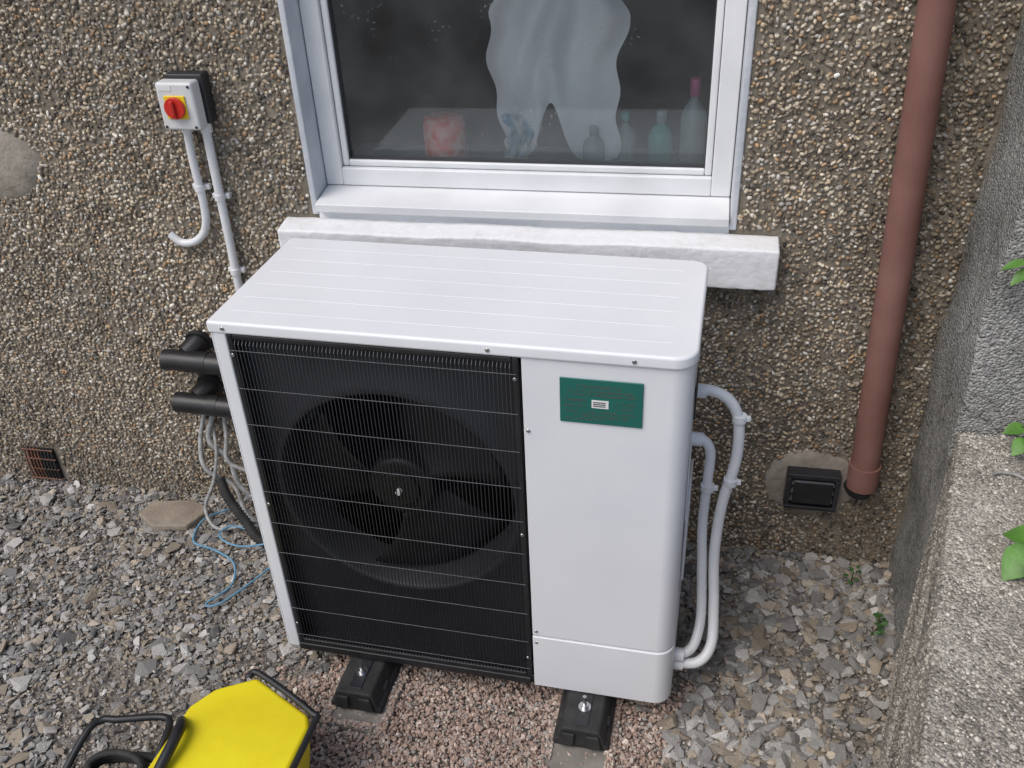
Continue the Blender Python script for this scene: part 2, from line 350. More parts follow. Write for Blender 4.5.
prism('window_cill_nosing',[(-.028,1.116),(-.030,1.140),(.0745,1.155),(.13,1.155),(.13,1.116)],OX0+.008,OX1-.008,M_pvc,win,.003,2,'x')
box('cill_packing',OX0+.006,OX1-.006,-.004,.13,1.086,1.1155,M_paint,win)
box('window_glass',x0+.0725,x1-.0725,.108,.1085,z0+.0725,z1-.0725,M_glass,win)
box('window_board',OX0,OX1,.14,.42,1.13,1.165,M_board,win,.004)
def lathe(name,prof,c,m,parent,n=24,sx=1,sy=1):
    bm=bmesh.new(); rings=[]
    for r,z in prof: rings.append([bm.verts.new((c[0]+r*sx*math.cos(2*math.pi*j/n),c[1]+r*sy*math.sin(2*math.pi*j/n),c[2]+z)) for j in range(n)])
    for a,b in zip(rings,rings[1:]):
        for j in range(n): bm.faces.new((a[j],a[(j+1)%n],b[(j+1)%n],b[j])).smooth=True
    bm.faces.new(rings[0][::-1]); bm.faces.new(rings[-1]); bmesh.ops.recalc_face_normals(bm,faces=bm.faces)
    return bm_obj(name,bm,m,parent)
r=hroot('tissue_pack'); lathe('roll_pack',[(.05,0),(.057,.006),(.059,.06),(.059,.135),(.052,.158),(.02,.162)],(.305,.18,1.166),M_pack,r); lathe('wrap_band',[(.0595,.0),(.0605,.01),(.0605,.04),(.0595,.045)],(.305,.18,1.176),M_packw,r)
def bottle(x,y,h,rad,mb,mc,nm):
    r=hroot(nm); lathe('body',[(rad*.9,0),(rad,.006),(rad,h*.62),(rad*.8,h*.72),(rad*.35,h*.8),(rad*.35,h*.84)],(x,y,1.166),mb,r); lathe('cap',[(rad*.42,h*.84),(rad*.42,h),(rad*.3,h*1.02)],(x,y,1.166),mc,r)
bottle(.985,.20,.26,.034,M_clearb,M_pink,'plastic_bottle'); bottle(.90,.22,.17,.034,M_teal,M_clearb,'plastic_bottle'); bottle(.72,.2,.13,.030,M_clearb,M_clearb,'plastic_bottle'); bottle(.80,.24,.16,.030,M_clearb,M_teal,'plastic_bottle')
def drape(nm,x0,x1,y,z0,z1,m,seed,taper=.2,arch=0):
    bm=bmesh.new(); nx,nz=56,44; g=[]
    for j in range(nz+1):
        row=[]
        for i in range(nx+1):
            u=i/nx; v=j/nz; a=abs(u-.5)*2
            w=1-taper*(1-v)-.42*max(0,(v-.82)/.18)**1.5*(taper>.1)
            xx=(x0+x1)/2+(u-.5)*(x1-x0)*w+.010*math.sin(v*7+seed)+.008*math.sin(v*19)*a
            yy=y+.016*math.sin(u*9+seed+v*3)+.008*math.sin(u*19-v*6)+.06*(u-.5)**2-.05*math.exp(-((u-.45-.1*v)/.10)**2)*math.exp(-((v-.6)/.35)**2)
            lo_=z0+arch*math.exp(-((u-.42)/.13)**2)+.012*math.sin(u*14)
            row.append(bm.verts.new((xx,yy,lo_+(z1-lo_)*v)))
        g.append(row)
    for j in range(nz):
        for i in range(nx): bm.faces.new((g[j][i],g[j][i+1],g[j+1][i+1],g[j+1][i])).smooth=True
    r=hroot(nm); o=bm_obj('cloth',bm,m,r,True); return r
rt=drape('hanging_towel',.43,.81,.19,1.20,1.665,M_cloth,1.0,.18,.17)
tube('airer_rail',[(.2,.22,1.70),(.95,.22,1.70)],.006,M_label,rt)
drape('striped_cloth',.475,.56,.175,1.166,1.33,M_cloth2,3.0,.05)
# ------------------------------------------------------------------ isolator switch + conduits
iso=hroot('isolator_switch')
box('base',-.372,-.268,-.045,-.004,1.362,1.492,M_isob,iso,.005)
box('cover',-.380,-.276,-.092,-.046,1.358,1.482,M_isow,iso,.008,3)
box('plate',-.359,-.300,-.097,-.0925,1.390,1.450,M_isoy,iso,.003)
def disc(name,c,r,y0,y1,m,parent,n=28):
    return prism(name,[(c[0]+r*math.cos(2*math.pi*i/n),c[1]+r*math.sin(2*math.pi*i/n)) for i in range(n)],y0,y1,m,parent,.002,2,'y')
disc('dial',(-.3295,1.420),.028,-.108,-.0975,M_red,iso)
o=box('handle',-.3345,-.3245,-.120,-.1085,1.398,1.442,M_red,iso,.004)
box('rating_label',-.372,-.335,-.0932,-.0925,1.462,1.474,M_label,iso)
for zx in((-.370,1.368),(-.286,1.368),(-.286,1.472)): disc('screw',zx,.004,-.0945,-.0925,M_isob,iso,10)
cd=hroot('white_conduit')
tube('run_main',[(-.296,-.028,1.36),(-.300,-.026,1.30),(-.305,-.024,1.0),(-.31,-.024,.75)],.0125,M_cond,cd,14,6)
tube('gland_main',[(-.296,-.028,1.363),(-.296,-.028,1.335)],.016,M_cond,cd)
tube('run_hook',[(-.352,-.03,1.36),(-.358,-.028,1.25),(-.358,-.026,1.12),(-.372,-.026,1.05),(-.410,-.026,1.012),(-.455,-.026,1.005),(-.488,-.026,1.03)],.0115,M_cond,cd,14,8)
tube('gland_hook',[(-.352,-.03,1.363),(-.353,-.03,1.335)],.015,M_cond,cd)
for x,z in((-.3035,1.15),(-.3075,.92),(-.358,1.175)):
    box('saddle',x-.026,x+.026,-.02,-.004,z-.008,z+.008,M_cond,cd,.003); tube('saddle_strap',[(x,-.025,z-.008),(x,-.025,z+.008)],.0155,M_cond,cd)
# ------------------------------------------------------------------ insulated pipes
lg=hroot('insulated_pipes')
for z,xl in((.625,-.585),(.465,-.585)):
    tube('run',[(xl,-.075,z),(xl+.1,-.077,z),(.12,-.095,z-.015)],.034,M_lag,lg,18,4)
    tube('elbow',[(xl+.065,-.055,z+.012),(xl+.09,-.012,z+.034),(xl+.09,.02,z+.040)],.034,M_lag,lg,18,4)
    tube('tape',[(xl+.12,-.0773,z),(xl+.15,-.0776,z-.0005)],.0355,M_black,lg,18)
    tube('cuff',[(xl+.09,-.016,z+.034),(xl+.09,-.004,z+.038)],.042,M_lag,lg,18)
fx=hroot('flexible_cables')
S=-.085
for nm,pts,r_ in (('flex_a',[(-.46,-.01,.38),(-.475,-.05,.29),(-.455,-.09,.21),(-.38,-.07,.13),(-.30,-.13,.04),(-.1,-.12,.03)],.008),
 ('flex_b',[(-.42,-.01,.40),(-.435,-.06,.31),(-.38,-.06,.24),(-.34,-.09,.14),(-.22,-.1,.06),(-.02,-.1,.05)],.009),
 ('flex_c',[(-.39,-.01,.38),(-.375,-.05,.32),(-.37,-.08,.24),(-.27,-.07,.18),(-.15,-.1,.10),(0,-.1,.10)],.007),
 ('flex_e',[(-.44,-.01,.36),(-.41,-.07,.28),(-.43,-.10,.17),(-.47,-.13,.07),(-.41,-.18,.03),(-.30,-.16,.04),(-.1,-.15,.04)],.006),
 ('flex_d',[(-.36,-.08,.07),(-.30,-.1,.12),(-.24,-.1,.13),(-.15,-.1,.06),(-.02,-.1,.03)],.007)):
    tube(nm,[(a+S,b,c_) for a,b,c_ in pts],r_,M_gcable,fx,10,8)
pp=spline([(-.47,-.13,.21),(-.44,-.16,.16),(-.38,-.19,.09),(-.31,-.22,.03),(-.2,-.20,.03)],18)
bm=bmesh.new(); bm_tube(bm,pp,[.019 if i%2 else .014 for i in range(len(pp))],12); bm_obj('corrugated_conduit',bm,M_rub,fx)
# ------------------------------------------------------------------ rusty vent
rv=hroot('rusty_air_vent')
box('recess_shade',-1.30,-1.19,-.006,.01,.03,.16,M_cav,rv)  # flat near-black plate stands in for shade inside the opening
for i in range(9): tube('bar',[(-1.302+i*.0135,-.012,.025),(-1.302+i*.0135,-.018,.09),(-1.302+i*.0135,-.012,.165)],.0032,M_rust if i<5 else M_rub,rv,6,4)
for z in(.03,.075,.12,.16): tube('rail',[(-1.31,-.016,z),(-1.185,-.016,z)],.003,M_rust,rv,6)
# ------------------------------------------------------------------ downpipe
dp=hroot('drainpipe')
tube('pipe',[(1.42,-.062,3.4),(1.478,-.062,1.66),(1.528,-.060,.40)],.039,M_brown,dp,28)
tube('socket',[(1.5275,-.060,.43),(1.5300,-.060,.352)],.0435,M_brown,dp,28)
tube('shoe',[(1.530,-.060,.352),(1.531,-.045,.330),(1.528,-.02,.315),(1.525,.01,.31)],.036,M_rub,dp,24,5)
box('bracket',1.42,1.545,-.02,-.002,2.02,2.06,M_brown,dp,.004)
vb=hroot('black_wall_vent')
bm=bmesh.new(); 
bm_box(bm,1.325,1.475,-.05,0,.345,.362); bm_box(bm,1.325,1.475,-.05,0,.232,.246); bm_box(bm,1.325,1.339,-.05,0,.246,.345); bm_box(bm,1.461,1.475,-.05,0,.246,.345)
o=bm_obj('surround',bm,M_black2,vb); bevel(o,.003)
box('back',1.339,1.461,-.014,-.011,.246,.345,M_black,vb)
for i in range(3): 
    prism('louvre',[(-.046,.262+i*.03),(-.043,.262+i*.03),(-.016,.286+i*.03),(-.019,.286+i*.03)],1.339,1.461,M_black2,vb,0,2,'x')
box('flap_plate',1.345,1.455,-.056,-.051,.262,.338,M_black,vb,.002)
box('flap_edge',1.345,1.455,-.058,-.0515,.339,.344,M_wire,vb,.001)
# ------------------------------------------------------------------ RIGHT WALL & LOW WALL & GROUND
bm=bmesh.new()
out=[(1.668,.30),(1.642,-.118),(3.2,-.118),(3.2,.34)]
a=[bm.verts.new((x,y,-.1)) for x,y in out]; b=[bm.verts.new((x,y,3.4)) for x,y in out]
for i in range(4): bm.faces.new((a[i],a[(i+1)%4],b[(i+1)%4],b[i]))
bm.faces.new(b); bmesh.ops.recalc_face_normals(bm,faces=bm.faces)
bmesh.ops.subdivide_edges(bm,edges=bm.edges[:],cuts=60,use_grid_fill=True)
for v in bm.verts:
    d=.008*math.sin(v.co.z*5+v.co.y*3)+.005*math.sin(v.co.z*17+v.co.y*13)+random.uniform(-.0015,.0015); v.co.x+=d*(v.co.x<1.8); 
side=bm_obj('garden_wall',bm,M_render,None,True); bevel(side,.012,3,40)
lw=empty('block_retaining_wall')
dx,dy=-.217,-.976
def P(s,t): return (1.642+dx*s+.976*t, -.121+dy*s)
L=1.75
for lvl,(z0_,z1_,ins) in enumerate(((-.05,.240,.0),(.243,.518,.004),(.521,.80,.0))):
    s=0 if lvl%2==0 else -.22
    while s<L:
        s0=max(s,0)+.0015; s1=min(s+.44,L)-.0015
        if s1-s0>.03:
            prism('block',[P(s0,ins),P(s1,ins),P(s1,.42),P(s0,.42)],z0_,z1_,M_block,lw,.006,3)
        s+=.44
prism('mortar_core',[P(.0,.006),P(L-.01,.006),P(L-.01,.41),P(0,.41)],-.05,.797,M_block,lw)
box('terrace_soil',2.0,5,-4,-.125,-.1,.70,M_ground)
bm=bmesh.new(); bmesh.ops.create_grid(bm,x_segments=2,y_segments=2,size=60); bm_obj('ground',bm,M_ground)
H=hull_templates(24,11,.6)
M_slate=attr_mat('slate_chip',.8,.0008,180,.3)
I8=ico_templates(5); M_agg=attr_mat('block_aggregate',.9,0)
def stain(a,b): return (.82+.28*np.sin(a*5+b*7)*np.sin(a*3-b*4+1)+.12*np.sin(a*17+b*11))[:,None]
n=9000; ss=rng.uniform(0,1.0,n); tt=rng.uniform(0.004,.41,n)
s=.0026*np.exp(rng.normal(0,.35,n)); sc_=np.stack([s,s*.8,s*.6],1)
px_=1.642+dx*ss+.976*tt; py_=-.121+dy*ss
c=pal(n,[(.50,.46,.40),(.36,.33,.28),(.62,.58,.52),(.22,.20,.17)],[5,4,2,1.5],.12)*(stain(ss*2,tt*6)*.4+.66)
blob_mesh('aggregate_top',I8,np.stack([px_,py_,np.full(n,.8003)],1),rand_rot(n,.3),sc_,c,M_agg,lw,True)
n=9000; ss=rng.uniform(0,1.0,n); zz=rng.uniform(0,.8,n); s=.0026*np.exp(rng.normal(0,.35,n)); sc_=np.stack([s,s*.8,s*.8],1)
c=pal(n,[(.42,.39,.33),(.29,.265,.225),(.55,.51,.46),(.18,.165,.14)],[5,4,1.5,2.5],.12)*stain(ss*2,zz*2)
blob_mesh('aggregate_face',I8,np.stack([1.642+dx*ss,-.121+dy*ss,zz],1),rand_rot(n,1.0),sc_,c,M_agg,lw,True)
def pink_mask(x,y):
    nz=.05*np.sin(x*9+1)+.04*np.sin(y*13)+.03*np.sin(x*23+y*17)
    return (x>.0+nz+.25*np.clip(-.45-y,0,1))&(x<1.10+nz)&(y<-.10+nz)
X0,X1,Y0,Y1=-1.75,1.67,-1.15,.29
n=46000
x=rng.uniform(X0,X1,n); y=rng.uniform(Y0,Y1,n)
right=(x>.95)
big=np.where(right,.0125,.0078)*np.exp(rng.normal(0,.50,n))
pm=pink_mask(x,y)
k=(~pm)|(rng.uniform(size=n)<.02)
k&=~(right&(rng.uniform(size=n)<.25))
dirt=(np.sin(x*3.1+1.2)+np.sin(y*5.2+x*2)+.6*np.sin(x*11+y*9)); k&=~((dirt>.35)&(rng.uniform(size=n)<.65))
x=x[k];y=y[k];big=np.clip(big[k],.004,.038); n=len(x)
s=np.stack([big,big*rng.uniform(.5,.95,n),big*rng.uniform(.18,.5,n)],1)
z=rng.uniform(0,.014,n)+s[:,2]*.3
c=pal(n,[(.25,.245,.235),(.35,.34,.32),(.17,.165,.16),(.29,.245,.19),(.47,.455,.43),(.36,.31,.25)],[5.5,4.5,3,3.4,1.2,2.8],.15)
blob_mesh('slate_gravel',H,np.stack([x,y,z],1),rand_rot(n,.28),s,c,M_slate)
n=36000; x=rng.uniform(X0,X1,n); y=rng.uniform(Y0,Y1,n); k=~pink_mask(x,y); x=x[k];y=y[k];n=len(x)
s=.0045*np.exp(rng.normal(0,.35,n)); s=np.stack([s,s*.8,s*.6],1)
c=pal(n,[(.33,.28,.22),(.37,.34,.30),(.20,.175,.145),(.50,.47,.42)],[5,4,3,1],.15)
blob_mesh('grit',H,np.stack([x,y,rng.uniform(0,.014,n)],1),rand_rot(n,.6),s,c,M_slate)
n=52000; x=rng.uniform(-.15,1.25,n); y=rng.uniform(-1.15,-.0,n); k=pink_mask(x,y)|(rng.uniform(size=n)<.05); k&=~((y>-.36)&(rng.uniform(size=n)<.75)); x=x[k];y=y[k];n=len(x)
s=.0053*np.exp(rng.normal(0,.24,n)); s=np.stack([s,s*rng.uniform(.7,1,n),s*rng.uniform(.5,.9,n)],1)
c=pal(n,[(.42,.31,.25),(.48,.38,.32),(.34,.245,.20),(.54,.47,.41),(.36,.33,.30)],[6,4,3,2,2.5],.13)
zz=rng.uniform(.002,.018,n)
# a few stones scattered onto the slab edges
for (ax,bx,ay) in((.145,.33,-.61),(.745,.925,-.70)):
    on=(x>ax)&(x<bx)&(y>ay)&(((x-ax)<.022)|((bx-x)<.022)|((y-ay)<.02)); zz=np.where(on,.024,zz)
blob_mesh('pink_gravel',H,np.stack([x,y,zz],1),rand_rot(n,.8),s,c,M_slate)
prism('flat_stone',[(-.79,.13),(-.65,.16),(-.56,.13),(-.60,.03),(-.72,.01),(-.80,.06)],.008,.035,M_stone,None,.006)
tube('blue_cord',[(-.50,.14,.03),(-.56,.07,.03),(-.54,-.03,.028),(-.45,-.06,.034),(-.36,-.10,.03),(-.32,-.19,.028),(-.36,-.28,.028),(-.31,-.27,.034),(-.24,-.12,.03),(-.20,.0,.036),(-.33,.04,.03),(-.44,.05,.04),(-.46,-.0,.035),(-.36,-.03,.035),(-.2,.03,.04)],.0036,M_blue,None,8,8)
# ------------------------------------------------------------------ HEAT PUMP UNIT
hp=empty('heat_pump_unit'); W,D=1.05,.4425; Z0,Z1=.10,1.13
box('left_side_panel',0,.004,-D+.002,-.002,Z0+.002,Z1-.03,M_white,hp,.001)
box('left_front_post',.0045,.036,-D,-D+.012,Z0+.004,Z1-.027,M_white,hp,.004)
box('base_pan',.002,W-.03,-D+.004,-.004,Z0-.002,Z0+.028,M_black,hp,.003)
box('bottom_bezel',.0365,.69,-D-.004,-D+.01,Z0+.0005,Z0+.024,M_black,hp,.003)
box('rear_coil',.005,.69,-.03,-.004,Z0+.03,Z1-.03,M_cav,hp)
box('divider',.692,.697,-D+.02,-.005,Z0+.03,Z1-.03,M_cav,hp)
rc=.045
out=[(.698,-D)]+arc(W-rc,-D+rc,rc,-90,0,10)+arc(W-.02,-.02,.02,0,90,5)+[(.698,0)]
prism('lower_service_panel',out,Z0-.004,Z0+.180,M_white,hp,.0025)
out2=[(.698,-D+.002)]+arc(W-rc,-D+rc+.002,rc-.002,-90,0,10)+arc(W-.022,-.02,.018,0,90,5)+[(.698,-.002)]
prism('front_service_panel',out2,Z0+.184,Z1-.026,M_white,hp,.0025)
ov=.004
lo=[(-ov,-D-ov)]+arc(W-rc+.0,-D+rc,rc+ov,-90,0,12)+arc(W-.035,-.035,.035+ov,0,90,8)+[(-ov,ov)]
prism('lid_lip',lo,Z1-.027,Z1+.003,M_lid,hp,.007,4)
for i in range(6):
    yy=-D+.055+i*.066
    bm=bmesh.new(); bm_tube(bm,[(.03,yy,Z1-.0007),(W-.05,yy,Z1-.0007)],.0044,12); o=bm_obj('lid_rib',bm,M_lid,hp)
for x in(.035,.63,.93): disc('lid_screw',(x,Z1-.012),.005,-D-ov-.003,-D-ov,M_zinc,hp,12)
FX,FZ,FR=.366,.655,.292; yb=-D+.045
bm=bmesh.new(); n=64
ring=[bm.verts.new((FX+FR*math.cos(2*math.pi*i/n),yb,FZ+FR*math.sin(2*math.pi*i/n))) for i in range(n)]
def boxpt(a):
    c,s=math.cos(a),math.sin(a); hx=(.69-FX) if c>0 else (FX-.037); hz=(Z1-.03-FZ) if s>0 else (FZ-Z0-.02)
    k=min(hx/abs(c) if abs(c)>1e-6 else 9,hz/abs(s) if abs(s)>1e-6 else 9); return (FX+c*k,yb,FZ+s*k)
outr=[bm.verts.new(boxpt(2*math.pi*i/n)) for i in range(n)]
lip=[bm.verts.new((FX+(FR+.010)*math.cos(2*math.pi*i/n),yb-.010,FZ+(FR+.010)*math.sin(2*math.pi*i/n))) for i in range(n)]
lip2=[bm.verts.new((FX+(FR+.022)*math.cos(2*math.pi*i/n),yb,FZ+(FR+.022)*math.sin(2*math.pi*i/n))) for i in range(n)]
deep=[bm.verts.new((FX+(FR-.004)*math.cos(2*math.pi*i/n),yb+.11,FZ+(FR-.004)*math.sin(2*math.pi*i/n))) for i in range(n)]
for i in range(n):
    j=(i+1)%n
    for a_,b_ in((outr,lip2),(lip2,lip),(lip,ring),(ring,deep)):
        bm.faces.new((a_[i],a_[j],b_[j],b_[i])).smooth=True
bmesh.ops.recalc_face_normals(bm,faces=bm.faces)
bm_obj('fan_bellmouth',bm,M_bell,hp)
prism('fan_hub',[(FX+.085*math.cos(2*math.pi*i/40),FZ+.085*math.sin(2*math.pi*i/40)) for i in range(40)],yb+.03,yb+.13,M_blade,hp,.015,4,'y')
prism('hub_cap',[(FX+.05*math.cos(2*math.pi*i/32),FZ+.05*math.sin(2*math.pi*i/32)) for i in range(32)],yb+.02,yb+.035,M_blade,hp,.006,3,'y')
prism('hub_nut',[(FX+.008*math.cos(2*math.pi*i/6),FZ+.008*math.sin(2*math.pi*i/6)) for i in range(6)],yb+.008,yb+.021,M_label,hp,.001,1,'y')
bm=bmesh.new()
for b_ in range(3):
    a0=b_*2*math.pi/3+.5; g=[]
    for i in range(13):
        u=i/12; row=[]
        for j in range(9):
            v=j/8; r_=.08+(FR-.10)*v; aa=a0+u*(1.15+.25*v)-.35*v
            row.append(bm.verts.new((FX+r_*math.cos(aa),yb+.03+.085*u-.02*math.sin(v*3)*u,FZ+r_*math.sin(aa))))
        g.append(row)
    for i in range(12):
        for j in range(8): bm.faces.new((g[i][j],g[i+1][j],g[i+1][j+1],g[i][j+1])).smooth=True
o=bm_obj('fan_blades',bm,M_blade,hp,True); sm=o.modifiers.new('s','SOLIDIFY'); sm.thickness=.004
tube('motor_bracket',[(FX-.1,-.09,Z0+.04),(FX-.1,-.09,Z1-.05)],.012,M_blade,hp)
bm=bmesh.new(); gx0,gx1,gz0,gz1=.040,.688,Z0+.026,Z1-.032
nb=70
for i in range(nb):
    xx=gx0+.014+(gx1-gx0-.028)*i/(nb-1)
    bm_tube(bm,[(xx,-D+.016,gz0+.006),(xx,-D-.001,gz0+.022),(xx,-D-.001,gz1-.022),(xx,-D+.016,gz1-.006)],.00135,5,caps=False)
bm_obj('grille_bars',bm,M_black2,hp)
bm=bmesh.new()
for i in range(10):
    zz=gz0+.035+(gz1-gz0-.07)*i/9; bm_tube(bm,[(gx0,-D-.0032,zz),(gx1,-D-.0032,zz)],.0008,6)
bm_obj('grille_cross_wires',bm,M_wire,hp)
bm=bmesh.new()
for i in range(nb):
    xx=gx0+.014+(gx1-gx0-.028)*i/(nb-1)
    for zz,dz in((gz1-.021,.010),(gz0+.021,-.010)): bm_tube(bm,[(xx,-D-.0028,zz),(xx,-D+.006,zz+dz)],.0010,5)
bm_obj('grille_bar_tips',bm,M_wire,hp)
bm=bmesh.new(); frame(bm,.0365,.6915,Z0+.0245,Z1-.0285,.013,-D+.0005,-D+.018); o=bm_obj('grille_frame',bm,M_black,hp); bevel(o,.003)
for x,z in((.044,.2),(.044,.62),(.044,1.05),(.684,.2),(.684,.62),(.684,1.05)): disc('grille_screw',(x,z),.0045,-D-.003,-D,M_zinc,hp,12)
for x,z in((.708,.92),(.708,.30),(.708,.26)): disc('panel_screw',(x,z),.0045,-D-.0015,-D+.003,M_zinc,hp,12)
box('badge_plate',.778,.950,-D-.001,-D+.0025,.955,1.065,M_badge,hp,.002)
def letters(xa,xb,z,h,m,seed):
    R=random.Random(seed); x=xa; bm=bmesh.new()
    while x<xb:
        w_=R.uniform(.002,.004); k=R.choice((0,1,2))
        bm_box(bm,x,x+.0009,-D-.0017,-D-.0008,z-h,z+h)
        if k: bm_box(bm,x+.00095,x+w_,-D-.0017,-D-.0008,z+h-.0011,z+h)
        if k==2: bm_box(bm,x+.00095,x+w_,-D-.0017,-D-.0008,z-h,z-h+.0011)
        x+=w_+.0016+(.004 if R.random()<.15 else 0)
    bm_obj('badge_print',bm,m,hp)
for i,(xa,xb,z,h) in enumerate(((.815,.905,1.047,.0035),(.795,.935,1.036,.002),(.795,.935,1.027,.002),(.79,.835,1.012,.0035),(.895,.935,1.010,.0035),(.79,.83,.998,.002),(.895,.93,.998,.002),(.79,.935,.985,.002),(.81,.92,.975,.003),(.79,.87,.966,.002))): letters(xa,xb,z,h,M_badget,i)
box('badge_label',.845,.880,-D-.0022,-D-.0008,.997,1.016,M_label,hp)
for z in(1.002,1.0065,1.011): box('label_print',.848,.874,-D-.0027,-D-.002,z-.001,z+.001,M_txt,hp)
box('side_handle',W-.001,W+.003,-.26,-.14,.86,.93,M_black,hp,.002)
box('side_label',W-.001,W+.0012,-.33,-.27,.62,.80,M_label,hp)
box('side_cover',W-.001,W+.006,-.30,-.06,.40,.60,M_white,hp,.003)
def foot(fx,nm):
    r=empty(nm)
    pr=[(-.072,0),(.072,0),(.072,.024),(.060,.034),(.052,.082),(.042,.092),(-.042,.092),(-.052,.082),(-.060,.034),(-.072,.024)]
    pr=[(fx+a,.022+b*.76) for a,b in pr]
    prism('rubber_block',pr,-.555,.06,M_rub,r,.005,3,'y')
    for s in(-1,1):
        prism('end_pad',[(fx+s*.018,.034),(fx+s*.054,.034),(fx+s*.046,.080),(fx+s*.014,.080)],-.564,-.556,M_rub,r,.003,2,'y')
    for k in range(4): box('rib',fx-.066,fx+.066,-.50+k*.13,-.47+k*.13,.028,.058,M_rub,r,.003)
    box('strut_channel',fx-.017,fx+.017,-.54,-.445,.0925,.0950,M_black2,r,.001)
    tube('bolt',[(fx+.0,-.485,.085),(fx,-.485,.135)],.005,M_zinc,r,12)
    tube('nut',[(fx+.0,-.485,.0955),(fx,-.485,.106)],.011,M_zinc,r,6); tube('washer',[(fx,-.485,.0945),(fx,-.485,.0965)],.016,M_zinc,r,20)
foot(.232,'rubber_foot'); foot(.838,'rubber_foot')
prism('concrete_slab',[(.145,-.605),(.33,-.615),(.325,-.1),(.135,-.1)],-.01,.0205,M_slab,None,.004)
prism('concrete_slab',[(.745,-.70),(.925,-.70),(.93,-.1),(.75,-.1)],-.01,.0205,M_slab,None,.004)
sc=empty('power_conduit')
tube('outer',[(1.045,-.13,.855),(1.085,-.13,.860),(1.13,-.13,.835),(1.155,-.13,.775),(1.158,-.14,.67),(1.135,-.16,.54),(1.128,-.20,.41),(1.138,-.26,.29),(1.14,-.32,.21),(1.11,-.355,.175),(1.045,-.36,.165)],.0135,M_cond,sc,16,10)
tube('inner',[(1.045,-.13,.715),(1.075,-.13,.715),(1.095,-.13,.68),(1.095,-.14,.60),(1.092,-.17,.48),(1.100,-.22,.37),(1.108,-.28,.27),(1.100,-.33,.225),(1.08,-.35,.20),(1.045,-.36,.197)],.0125,M_cond,sc,16,10)
for (x,y,z) in((1.062,-.36,.166),(1.062,-.36,.198)): tube('gland',[(x-.015,y,z),(x+.012,y,z)],.018,M_cond,sc,8)
for (x,y,z) in((1.062,-.13,.857),(1.062,-.13,.715)): tube('gland',[(x-.015,y,z),(x+.012,y,z)],.018,M_cond,sc,8)
for (x,y,z) in((1.156,-.132,.79),(1.096,-.145,.58),(1.150,-.15,.61)):
    tube('clip',[(x,y,z-.008),(x,y,z+.008)],.0175,M_cond,sc,14); box('clip_foot',x-.004,x+.026,y-.006,y+.006,z-.006,z+.006,M_cond,sc,.002)
# ------------------------------------------------------------------ yellow tool case
tb=empty('yellow_tool_case',(-.07,.02,.0))
top=[(-.035,-1.15),(-.012,-.80),(.03,-.745),(.125,-.70),(.29,-.77),(.305,-.80),(.30,-1.15)]
bot=[(.01,-1.13),(.03,-.80),(.06,-.76),(.13,-.72),(.26,-.79),(.27,-.82),(.27,-1.13)]
bm=bmesh.new()
def ringv(o_,z): return [bm.verts.new((a_,b_,z+(.02*math.sin(max(0,min(1,(a_+.02)/.32))*math.pi) if z>.2 else 0))) for a_,b_ in o_]
A=ringv(bot,.02);B=ringv([( (p[0]*.3+q[0]*.7),(p[1]*.3+q[1]*.7)) for p,q in zip(bot,top)],.18);C=ringv(top,.25)
for a_,b_ in((A,B),(B,C)):
    for i in range(7): bm.faces.new((a_[i],a_[(i+1)%7],b_[(i+1)%7],b_[i]))
bm.faces.new(C); bm.faces.new(A[::-1]); bmesh.ops.recalc_face_normals(bm,faces=bm.faces)
o=bm_obj('shell',bm,M_yel,tb); bevel(o,.014,5,25)
tube('black_rim',[(.105,-.705,.268),(.13,-.695,.272),(.296,-.768,.258),(.312,-.80,.255),(.308,-1.1,.254)],.008,M_black,tb,10,5)
tube('frame_bar',[(-.27,-1.1,.12),(-.25,-.90,.20),(-.23,-.85,.205),(-.19,-.84,.205),(-.09,-.81,.20),(-.06,-.83,.20),(-.05,-.90,.19),(-.04,-1.1,.12)],.009,M_black,tb,12,8)
tube('frame_bar_low',[(-.27,-1.1,.06),(-.24,-.93,.12),(-.17,-.89,.13),(-.08,-.88,.13),(-.03,-.92,.12),(.0,-1.0,.10)],.012,M_rub,tb,12,8)
for i in range(3): tube('cable_coil',[(-.15+.085*math.cos(t)*(1-.1*i),-.94+.05*math.sin(t)*(1-.1*i),.13+.018*i) for t in [k*.35 for k in range(18)]],.009,M_rub,tb,10,0)
box('motor_block',-.22,-.05,-1.12,-.91,.0,.12,M_black,tb,.02,4)
tube('strap',[(.0,-.85,.258),(.02,-.88,.282),(.025,-.93,.282),(.02,-1.0,.262)],.013,M_black,tb,10,6)
# ------------------------------------------------------------------ plants
def leaf(bm,base,d,up,l,w):
    d=Vector(d).normalized(); s=d.cross(Vector(up)).normalized(); n_=s.cross(d)
    base=Vector(base); rows=[]
    for t,ww in((0,.05),(.12,.5),(.25,.85),(.45,1),(.6,.9),(.75,.65),(.9,.28),(1,.02)):
        c_=base+d*l*t+n_*(-.25*l*t*t); j=1+.08*math.sin(t*40); rows.append([bm.verts.new(c_-s*w*ww*j+n_*w*.25*ww),bm.verts.new(c_),bm.verts.new(c_+s*w*ww*j+n_*w*.25*ww)])
    for a_,b_ in zip(rows,rows[1:]):
        for i in range(2): bm.faces.new((a_[i],a_[i+1],b_[i+1],b_[i])).smooth=True
def plant(nm,stems,leaves,m):
    r=empty(nm); bm=bmesh.new()
    for b_,d_,l_,w_ in leaves: leaf(bm,b_,d_,(0,-.3,1),l_,w_)
    bm_obj('leaves',bm,m,r,True)
    for i,s_ in enumerate(stems): tube('stem_%d'%i,s_,.002,M_stem,r,6,4)
